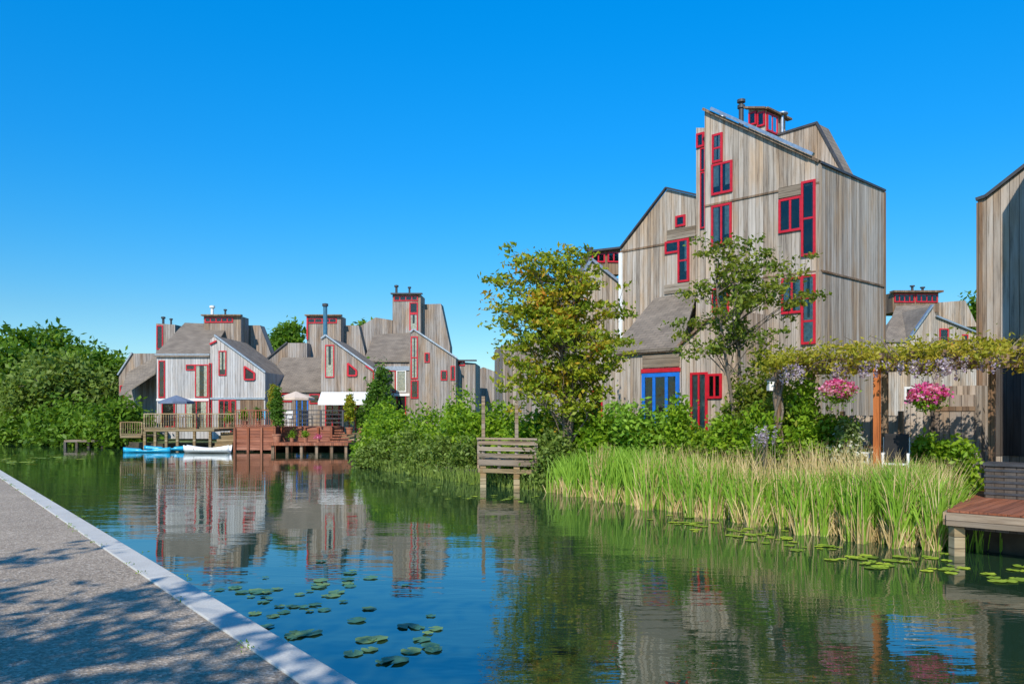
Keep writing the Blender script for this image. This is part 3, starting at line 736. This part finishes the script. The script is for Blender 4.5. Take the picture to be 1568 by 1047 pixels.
# ------------------------------------------------------------------ pergola
PG=Pl((X(1343,15.5),15.5),A); zb=3.02
h=House('wisteria_pergola'); c=h['beams']; d=h['posts']
t0,t1=PG.t(1575),PG.t(1185)
pbox(c,PG,t0-1,t1,zb,zb+.16,-.04,.04,m_woodbrn); pbox(c,PG,t0-1,t1,zb,zb+.16,-1.64,-1.56,m_woodbrn)
t=t0-1
while t<t1: pbox(c,PG,t,t+.06,zb+.162,zb+.27,-2.,.35,m_woodbrn); t+=.55
pbox(d,PG,-.055,.055,.4,zb,-.055,.055,m_orange)
for tt,oo in ((t1-.1,0),(-2.9,0),(t1-.1,-1.6),(.4,-1.6),(-1.6,-1.6)): pbox(d,PG,tt-.055,tt+.055,.4,zb,oo-.055,oo+.055,m_woodbrn)
e=h.done()
n=350; T=rng.uniform(t0-1,t1+.1,n); Oo=rng.uniform(-1.9,.55,n); ZZ=zb+.23+.11*rng.normal(size=n)*(.6+.6*np.sin(T*2.3)**2)+.06*np.sin(T*3)
cen=np.stack([PG.O.x+PG.d.x*T+PG.n.x*Oo,PG.O.y+PG.d.y*T+PG.n.y*Oo,ZZ],1)
C,rr_=clumps(cen,40,.14,.6); quads('wisteria_leaves',leafq(C,.05,.42),f_wist,e,rr_)
fl=[]
for i in range(52):
    t=random.uniform(t0-.6,t1)
    if i%4: t=random.choice([PG.t(1225),PG.t(1300),PG.t(1325),PG.t(1410),PG.t(1460),PG.t(1350)])+random.gauss(0,.13)
    o=random.uniform(.15,.6); L=random.uniform(.16,.36); q=PG.O+PG.d*t+PG.n*o; zz=zb+random.uniform(.02,.16)
    for j in range(60):
        f=random.random(); rd=.045*(1-f)+.010; fl.append((q.x+random.gauss(0,rd),q.y+random.gauss(0,rd),zz-f*L))
quads('wisteria_flowers',leafq(np.array(fl),.022,.8),f_purp,e)
vb=MB()
for i in range(44):
    t=random.uniform(t0-.5,t1); q=PG.O+PG.d*t+PG.n*random.uniform(0,.45)
    p0=Vector((q.x,q.y,zb+.2)); p1=p0+Vector((random.uniform(-.5,.5),random.uniform(-.3,.3),random.uniform(-.5,.45)))
    vb.tube([p0,p0.lerp(p1,.5)+Vector((0,0,.12)),p1],[.012,.009,.004],m_bark,4)
for oo in (0,-1.6):
  for s in range(3):
    pts=[]
    for k in range(12):
        f=k/11; q=PG.O+PG.d*(t1-.1+.09*math.cos(f*9+s*2))+PG.n*(oo+.09*math.sin(f*9+s*2)); pts.append((q.x,q.y,.4+f*(zb-.2)))
    vb.tube(pts,[.03]*12,m_bark,5)
vb.build('vines',e,True)
def basket(px,py,Y,mat,s=1.):
    e=empty('hanging_flower_basket'); x=X(px,Y); z=Z(py,Y); mb=MB()
    mb.lathe((x,Y,z),[(0,-.2*s),(.1*s,-.18*s),(.17*s,-.06*s),(.18*s,0),(.15*s,0)],m_woodbrn)
    for k in range(3):
        a=k*2.1; mb.tube([(x+.17*s*math.cos(a),Y+.17*s*math.sin(a),z),(x,Y,zb)],[.006,.006],m_dark,4)
    mb.build('basket_and_chains',e)
    v=rng.normal(size=(60,3)); v/=np.linalg.norm(v,axis=1)[:,None]
    C,r_=clumps(np.array([x,Y,z+.0])+v*np.array([.25,.25,.14])*s,26,.035*s,.8)
    quads('flowers',leafq(C,.023*s,.9),mat,e,r_); C,r_=clumps(np.array([x,Y,z-.08])+v[:50]*np.array([.21,.21,.16])*s,20,.045*s,.8); quads('leaves',leafq(C,.028*s),f_shrub,e,r_)
basket(1283,596,15.6,f_pink,1.1); basket(1421,604,14.6,f_pink,1.15)
# shed and fence behind pergola
h=House('garden_shed'); c=h['boards']; w=h['door']
SP=Pl((X(1500,17.2),17.2),A); 
prism(c,SP,[(1500,(z0,)),(1500,(2.75,)),(1384,(2.75,)),(1384,(z0,))],.8,m_wood,e=Bd)
pbox(w,SP,SP.t(1494),SP.t(1432),.6,2.55,.0,.04,m_woodfar); window(w,SP,1386,592,1402,612,fr=m_white)
for zz in (.9,2.2): pbox(w,SP,SP.t(1494),SP.t(1432),zz,zz+.1,.042,.06,m_woodbrn)
pbox(w,SP,SP.t(1432),SP.t(1427),.5,2.6,.0,.06,m_wooddark)
h.done()
h=House('garden_fence'); c=h['boards']
FP=Pl((X(1384,17.9),17.9),A); pbox(c,FP,0,FP.t(1200),.4,2.1,-.03,.0,m_wood)
for tt in (0,1.3,2.6): pbox(c,FP,tt,tt+.1,.4,2.2,.002,.09,m_woodbrn)
h.done()
ch=chair((X(1372,15.6),15.6,.72),-.5,m_white); b=MB()
q=(X(1372,15.6),15.6); dd=(math.cos(-.5),math.sin(-.5)); nn=(-dd[1],dd[0])
b.obox(q,dd,nn,-.22,.22,.10,.20,1.22,1.74,m_black); b.obox(q,dd,nn,-.21,.21,-.22,.098,1.185,1.23,m_black)
co=b.build('black_cushion',ch); bm=co.modifiers.new('b','BEVEL'); bm.width=.03; bm.segments=3
b=MB(); b.box(X(1310,15.6),X(1400,15.6),15.2,17.4,.39,.71,m_deckred); b.build('raised_patio_deck')
chair((X(1324,16.3),16.3,.714),.6,m_white)
table((X(1347,17.),17.,.714),m_woodbrn,.45)
b=MB(); b.box(X(1176,18.5),X(1196,18.5),18.4,18.6,Z(598,18.5),Z(582,18.5),m_white); b.add([(X(1174,18.5),18.35,Z(582,18.5)+.003),(X(1198,18.5),18.35,Z(582,18.5)+.003),(X(1198,18.5),18.65,Z(582,18.5)+.003),(X(1174,18.5),18.65,Z(582,18.5)+.003),(X(1186,18.5),18.5,Z(575,18.5))],[(0,1,4),(1,2,4),(2,3,4),(3,0,4)],m_dark)
b.beam((X(1186,18.5),18.5,.4),(X(1186,18.5),18.5,Z(598,18.5)),.06,.06,m_woodbrn); b.build('bird_house')

# ------------------------------------------------------------------ vegetation
tree('rowan_tree',(X(868,22.6),22.9,.35),(X(856,22.8),22.9,Z(500,22.8)),(2.0,1.5,2.5),98,32,.078,f_big,.17,.085,3,flat=.4,shell=.2,multi=2)
tree('garden_tree',(X(1145,19.),19.6,.4),(X(1128,19),19.,Z(462,19)),(1.85,1.1,1.5),38,34,.062,f_small,.15,.06,2,flat=.4,shell=.4,multi=2)
# far trees
tree('broadleaf_tree',(X(50,72),72,.4),(X(62,72),72,Z(580,72)),(5.2,4,4.4),60,56,.30,f_far,.75,.3,3,flat=.6)
tree('broadleaf_tree',(X(10,66),66,.4),(X(12,66),66,Z(602,66)),(4.4,3.5,3.9),50,56,.28,f_far,.7,.3,3,flat=.6)
tree('willow_tree',(X(105,62),62,.4),(X(95,62),61,Z(610,62)),(4.,3,3.2),56,62,.21,f_will,.6,.25,3,flat=.9)
tree('broadleaf_tree',(X(150,66),66,.4),(X(150,66),66,Z(600,66)),(2.8,2.6,3.3),44,56,.24,f_far,.6,.25,3,flat=.6)
tree('broadleaf_tree',(X(440,80),80,.4),(X(440,80),80,Z(535,80)),(1.7,2,2.2),24,60,.26,f_far,.45,.2,3,flat=.7)
tree('broadleaf_tree',(X(556,84),84,.4),(X(553,84),84,Z(525,84)),(1.4,2,2.2),16,50,.26,f_far,.45,.2,3,flat=.7)
tree('broadleaf_tree',(X(1490,62),62,.4),(X(1500,62),62,Z(520,62)),(1.2,1.6,2.8),20,60,.2,f_far,.5,.2,3,flat=.7)
shrub('waterside_bushes',[(X(px,Y),Y,z,rx,ry,rz) for px,Y,z,rx,ry,rz in ((20,64,.6,3.5,2,1.9),(60,60,.5,3.,2,1.8),(105,56.5,.5,2.6,1.8,2.2),(140,55,.5,2.,1.6,1.6),(178,53,.5,1.6,1.4,2.2),(205,53.5,.5,1.2,1.2,1.8),(0,78,.5,4,3,3))],56,.16,f_far,.34)
tl=[]
for i in range(60):
    px=-100+i*29; Y=135+random.uniform(-8,12); tl.append((X(px,Y),Y,.5,3.6,3,random.uniform(3.2,5.6)))
shrub('distant_tree_line',tl,14,.7,f_far,.9,stems=False)
# shrubs between far decks and landing
bl=[]
for px,yb,Y,top in ((572,0,33.5,655),(590,0,33,632),(612,0,32,628),(640,0,31,640),(665,0,30,645),(690,0,29,630),(712,0,28,620),(735,0,27.5,632),(655,0,33,618),(705,0,32,600),(760,0,27,622),(785,0,26.5,636),(810,0,26,644),(600,0,36,616),(582,0,40,610)):
    hz=(Z(top,Y)-.2)*.88; bl.append((X(px,Y),Y,.1,.75,.7,hz*random.uniform(.92,1.06)))
shrub('willow_shrubs',bl,50,.072,f_shrub,.19)
shrub('willow_shrubs',[(X(px,Y),Y,.0,.6,.5,Z(tp,Y)*.9) for px,Y,tp in ((570,32,680),(600,31,668),(630,29.8,660),(655,28.5,675),(685,27.5,668),(715,26.3,672),(830,23.5,672),(850,22.6,660))],50,.060,f_will,.16)
shrub('climbing_shrub',[(X(583,49),49,.5,.6,.5,Z(572,49)-.6),(X(574,50),50,.5,.5,.5,Z(600,50)-.6)],50,.1,f_shrub2,.2)
# mid bank shrubs
shrub('garden_shrubs',[(X(px,Y),Y,.3,rx,.6,(Z(tp,Y)-.35)*.9) for px,Y,tp,rx in ((800,24.5,645,.6),(835,24,625,.6),(870,23.5,640,.6),(900,23.5,616,.6),(915,22,650,.5),(940,22.5,626,.5),(965,22,624,.45),(990,21.8,645,.4),(1020,21.5,655,.35),(1065,21.5,655,.4),(1090,20.5,660,.4))],52,.066,f_shrub,.15)
# bamboo-like bright plants
C,rr_=clumps([(X(px,21),20.6+random.random()*.8,random.uniform(.5,Z(626,21))) for px in np.linspace(925,1055,76)],26,.12,1.2)
quads('bright_green_knotweed',leafq(C,.085,.42,.6),f_reed,None,rr_)
shrub('dark_climber_shrub',[(X(px,Y),Y,z,rx,.45,rz) for px,Y,z,rx,rz in ((1135,19.3,.4,.55,2.3),(1165,19,.4,.5,2.8),(1200,18.8,.5,.45,2.4),(1150,18.6,.4,.5,1.6),(1195,17.6,.4,.4,1.9),(1225,17.2,.5,.35,2.),(1115,19.6,.4,.4,1.5),(1250,17.2,.5,.3,1.2))],54,.056,f_small,.15)
shrub('green_shrub',[(X(px,Y),Y,.4,rx,.4,Z(tp,Y)-.4) for px,Y,tp,rx in ((1040,20,622,.25),(1105,19,650,.35),(1150,17.8,640,.3),(1230,16.8,600,.25),(1262,16.9,650,.3),(1290,16.8,652,.25),(1180,17,655,.35),(1412,15.8,676,.22),(1440,15.6,682,.25),(1470,15.2,686,.2))],52,.050,f_shrub,.11)
shrub('white_flowering_shrub',[(X(1298,16.4),16.4,1.2,.26,.3,.65)],26,.045,f_bloss,.09)
# loose lavender-coloured racemes among the shrubs
e=empty('lavender_flowers'); P=[]; sb=MB()
for i in range(16):
    x=X(random.gauss(1168,9),16.4); y=16.4+random.uniform(-.2,.2); top=random.uniform(1.65,1.95); sb.tube([(x,y,.4),(x+.02,y,top)],[.008,.004],m_bark,4)
    for j in range(26): P.append((x+.02+random.gauss(0,.02),y+random.gauss(0,.02),top-random.random()*.22))
sb.build('stems',e); quads('flowers',leafq(np.array(P),.018,.7),f_purp,e)

# reeds
RL=[Vector(p) for p in ((.9,21.6),(1.9,20.4),(2.55,18.9),(3.55,17.0),(4.4,15.7),(5.1,14.3),(5.75,13.3),(6.2,12.75),(6.7,12.45))]
def reedpts(n,back,lo=0.,hi=1.):
    f=rng.uniform(lo,hi,n)*(len(RL)-1); i=np.minimum(f.astype(int),len(RL)-2); fr=f-i
    P=np.array([tuple(p) for p in RL]); q=P[i]*(1-fr)[:,None]+P[i+1]*fr[:,None]
    o=rng.random(n)**.8*back; jit=.22*np.sin(f*7.)+.14*np.sin(f*17)+.05*np.sin(f*41)
    q=q+np.array([.62,.78])*(o+jit)[:,None]; return q,f/(len(RL)-1)
def blades(q,hgt,wd,lean,curl):
    n=len(q); an=rng.uniform(0,2*math.pi,n); L=np.stack([np.cos(an),np.sin(an)],1)*(lean*rng.random(n)*hgt)[:,None]
    wa=rng.uniform(0,math.pi,n); wv=np.stack([np.cos(wa),np.sin(wa)*.4,np.zeros(n)],1)*wd/2
    out=[]; pr=None
    for k,(f,wf) in enumerate(((0,.8),(.35,1),(.7,.8),(1.,.08))):
        c=np.zeros((n,3)); c[:,:2]=q+L*(f**curl); c[:,2]=-.08+hgt*f*(1-.12*(f>.9)*(lean>.25))
        a,b_=c-wv*wf,c+wv*wf
        if pr is not None: out.append(np.stack([pr[0],pr[1],b_,a],1))
        pr=(a,b_)
    return np.concatenate(out)
e=empty('reed_bed')
q,f=reedpts(17000,2.0); pa=.8+.25*np.sin(q[:,0]*5+np.sin(q[:,1]*4)*2); hg=(1.24+.18*np.sin(f*9))*(.6+.5*rng.random(len(q)))*(.9+.2*np.sin(f*3.1))*(.85+.2*pa); r0=np.clip(rng.random(len(q))*.6+pa*.35,0,1)
quads('green_blades',blades(q,hg,.029,.42,1.8),f_reed,e,np.tile(r0,3))
q,f=reedpts(3000,2.0,.28,1.); hg=(1.9+.15*np.sin(f*12))*(.5+.52*rng.random(len(q)))*(1-.06*f); r0=rng.random(len(q))
quads('dry_stems',blades(q,hg,.016,.32,1.5),f_dry,e,np.tile(r0,3))
q,f=reedpts(2600,.35); r0=rng.random(len(q)); quads('dry_base',blades(q,.25+.45*rng.random(len(q)),.022,.5,1.),f_dry,e,np.tile(r0,3))
e=empty('bank_reeds')
q=np.stack([rng.uniform(X(832,22),X(930,20),1900),np.zeros(1900)],1); q[:,1]=22.6-(q[:,0]-1.)*1.2+rng.random(1900)*1.2; r0=rng.random(1900)
quads('blades',blades(q,.6+.8*rng.random(1900),.028,.35,1.6),[f_will],e,np.tile(r0,3))
q=np.stack([rng.uniform(X(908,20),X(938,20),80),rng.uniform(19.6,20.6,80)],1); quads('dry',blades(q,1.0+.55*rng.random(80),.022,.2,1.5),f_dry,e)
# under far-right deck reeds
q=np.stack([rng.uniform(6.7,8.2,260),rng.uniform(12.1,13.4,260)],1); quads('reeds_by_deck',blades(q,.35+.4*rng.random(260),.025,.35,1.6),f_reed)
# sedge along the shrub shore
e=empty('shore_grass'); P=[]
for i in range(10,16):
    a,c=shore[i],shore[i+1]
    for k in range(330):
        t=random.random(); P.append((a[0]+(c[0]-a[0])*t-random.random()*.35-.05,a[1]+(c[1]-a[1])*t-random.random()*.4))
P=np.array(P); quads('blades',blades(P,.3+.4*rng.random(len(P)),.03,.6,1.6),f_will,e)

# lily pads
def pads(name,specs,mat):
    vs=[];fs=[];rn=[]
    for (px,py,sx,sy,n,rad) in specs:
        for _ in range(n):
            x_,y_=random.gauss(px,sx),random.gauss(py,sy); Y=H*F/max(y_-HY,25); x=X(x_,Y); rd=rad*random.uniform(.5,1.25); a0=random.uniform(0,6.28)
            tx,ty=random.uniform(-.05,.05),random.uniform(-.05,.05); o=len(vs); zz=.009+random.random()*.006; vs.append((x,Y,zz)); m_=14
            for k in range(m_+1):
                a=a0+.18+(2*math.pi-.36)*k/m_; rr=rd*(1+.04*math.sin(3*a)); dx,dy=rr*math.cos(a),rr*math.sin(a)
                vs.append((x+dx,Y+dy,zz+max(-.006,(dx*tx+dy*ty)+.004*math.sin(5*a))))
            for k in range(m_): fs.append((o,o+1+k,o+2+k)); rn.append(0)
            r_=random.random(); rn[-m_:]=[r_]*m_
    me=bpy.data.meshes.new(name); me.from_pydata(vs,[],fs); me.materials.append(mat); at=me.attributes.new('rnd','FLOAT','FACE'); at.data.foreach_set('value',np.array(rn,np.float32))
    ob=bpy.data.objects.new(name,me); scene.collection.objects.link(ob)
pads('lily_pads',[(625,962,24,11,5,.10),(662,996,16,5,3,.11),(600,1006,16,6,3,.11),(545,985,34,8,5,.10),(470,968,24,7,4,.09),(465,930,42,16,8,.085),(530,915,48,20,12,.08),(480,893,60,11,9,.08),(395,912,32,14,7,.08),(415,945,28,9,4,.085),(350,905,30,12,5,.075)],f_padd)
pads('lily_pads',[(1320,857,28,5,14,.10),(1345,866,20,3,6,.12),(1420,858,20,4,8,.1),(1540,885,22,5,9,.11),(1440,872,25,3,8,.09),(1190,828,20,4,12,.09),(1150,815,40,4,18,.08),(1060,800,30,4,16,.09),(1260,840,30,4,10,.09),(1560,870,10,5,4,.11),(720,762,26,3,10,.08),(790,765,30,3,10,.08),(700,742,30,2,10,.08),(620,738,20,2,8,.08),(60,700,30,2,20,.2),(40,708,20,1.5,12,.2)],f_pad)
# kerb weeds
P=[];
for i in range(40):
    t=random.uniform(-1,25); o=random.choice([.27,.30,-.01])+random.gauss(0,.015); q=K+kd*t+kn*o
    for k in range(12): P.append((q.x+random.gauss(0,.03),q.y+random.gauss(0,.03),.52+random.random()*.03))
quads('kerb_weeds',leafq(np.array(P),.012,.4),f_shrub)

# trees on the path side, behind the photographer: dappled shade
for (x,y,cx,cy,cz,rx,ry,rz,nl) in ((-6.5,-5.5,-4.6,-1.9,7.2,3.4,2.5,1.0,30),(-11,-3.5,-9.6,-1.0,7.4,3.2,2.6,1.1,30),(-1.0,-6.5,-1.6,-4.0,6.8,2.2,1.5,.8,14)):
    tree('avenue_tree',(x,y,.5),(cx,cy,cz),(rx,ry,rz),nl,20,.12,f_shrub2,.22,.13,2,flat=.3)

# ------------------------------------------------------------------ light, sky, camera
w=bpy.data.worlds.new('World'); scene.world=w; w.use_nodes=True; nt=w.node_tree
bg=nt.nodes['Background']
sk=nd(nt,'ShaderNodeTexSky',sky_type='NISHITA'); sk.sun_disc=False
el=math.asin(SUN.z); sk.sun_elevation=el; sk.sun_rotation=math.atan2(SUN.x,SUN.y)
sk.air_density=1.0; sk.dust_density=.3; sk.ozone_density=3.0
hs=nd(nt,'ShaderNodeHueSaturation',{'Saturation':1.45,'Value':1.0,'Hue':.485,'Color':sk.outputs[0]})
gz=nd(nt,'ShaderNodeSeparateXYZ',{0:nd(nt,'ShaderNodeTexCoord').outputs['Generated']}).outputs[2]
rp=ramp(nt,gz,[(0.,(.23,.27,.30)),(.12,(.22,.27,.31)),(.30,(.14,.345,.45)),(.46,(.12,.43,.55)),(.8,(.30,.32,.40))])
sc=nd(nt,'ShaderNodeVectorMath',{0:rp,'Scale':3.9},operation='SCALE').outputs[0]
mm=nd(nt,'ShaderNodeVectorMath',{0:hs.outputs[0],1:sc},operation='MULTIPLY').outputs[0]
nt.links.new(mm,bg.inputs['Color']); bg.inputs['Strength'].default_value=.11
sl=bpy.data.lights.new('sun','SUN'); sl.energy=5.0; sl.angle=math.radians(.5); sl.color=(1,.92,.80)
so=bpy.data.objects.new('sun',sl); scene.collection.objects.link(so); so.rotation_mode='QUATERNION'; so.rotation_quaternion=SUN.to_track_quat('Z','Y')
cd=bpy.data.cameras.new('camera'); cam=bpy.data.objects.new('camera',cd); scene.collection.objects.link(cam)
cam.location=(0,0,H); cam.rotation_euler=(math.pi/2,0,0); cd.sensor_width=36; cd.lens=36*F/1568; cd.shift_y=(HY-523.5)/1568; cd.clip_end=3000
scene.camera=cam
scene.view_settings.view_transform='Standard'; scene.view_settings.look='None'; scene.view_settings.exposure=0
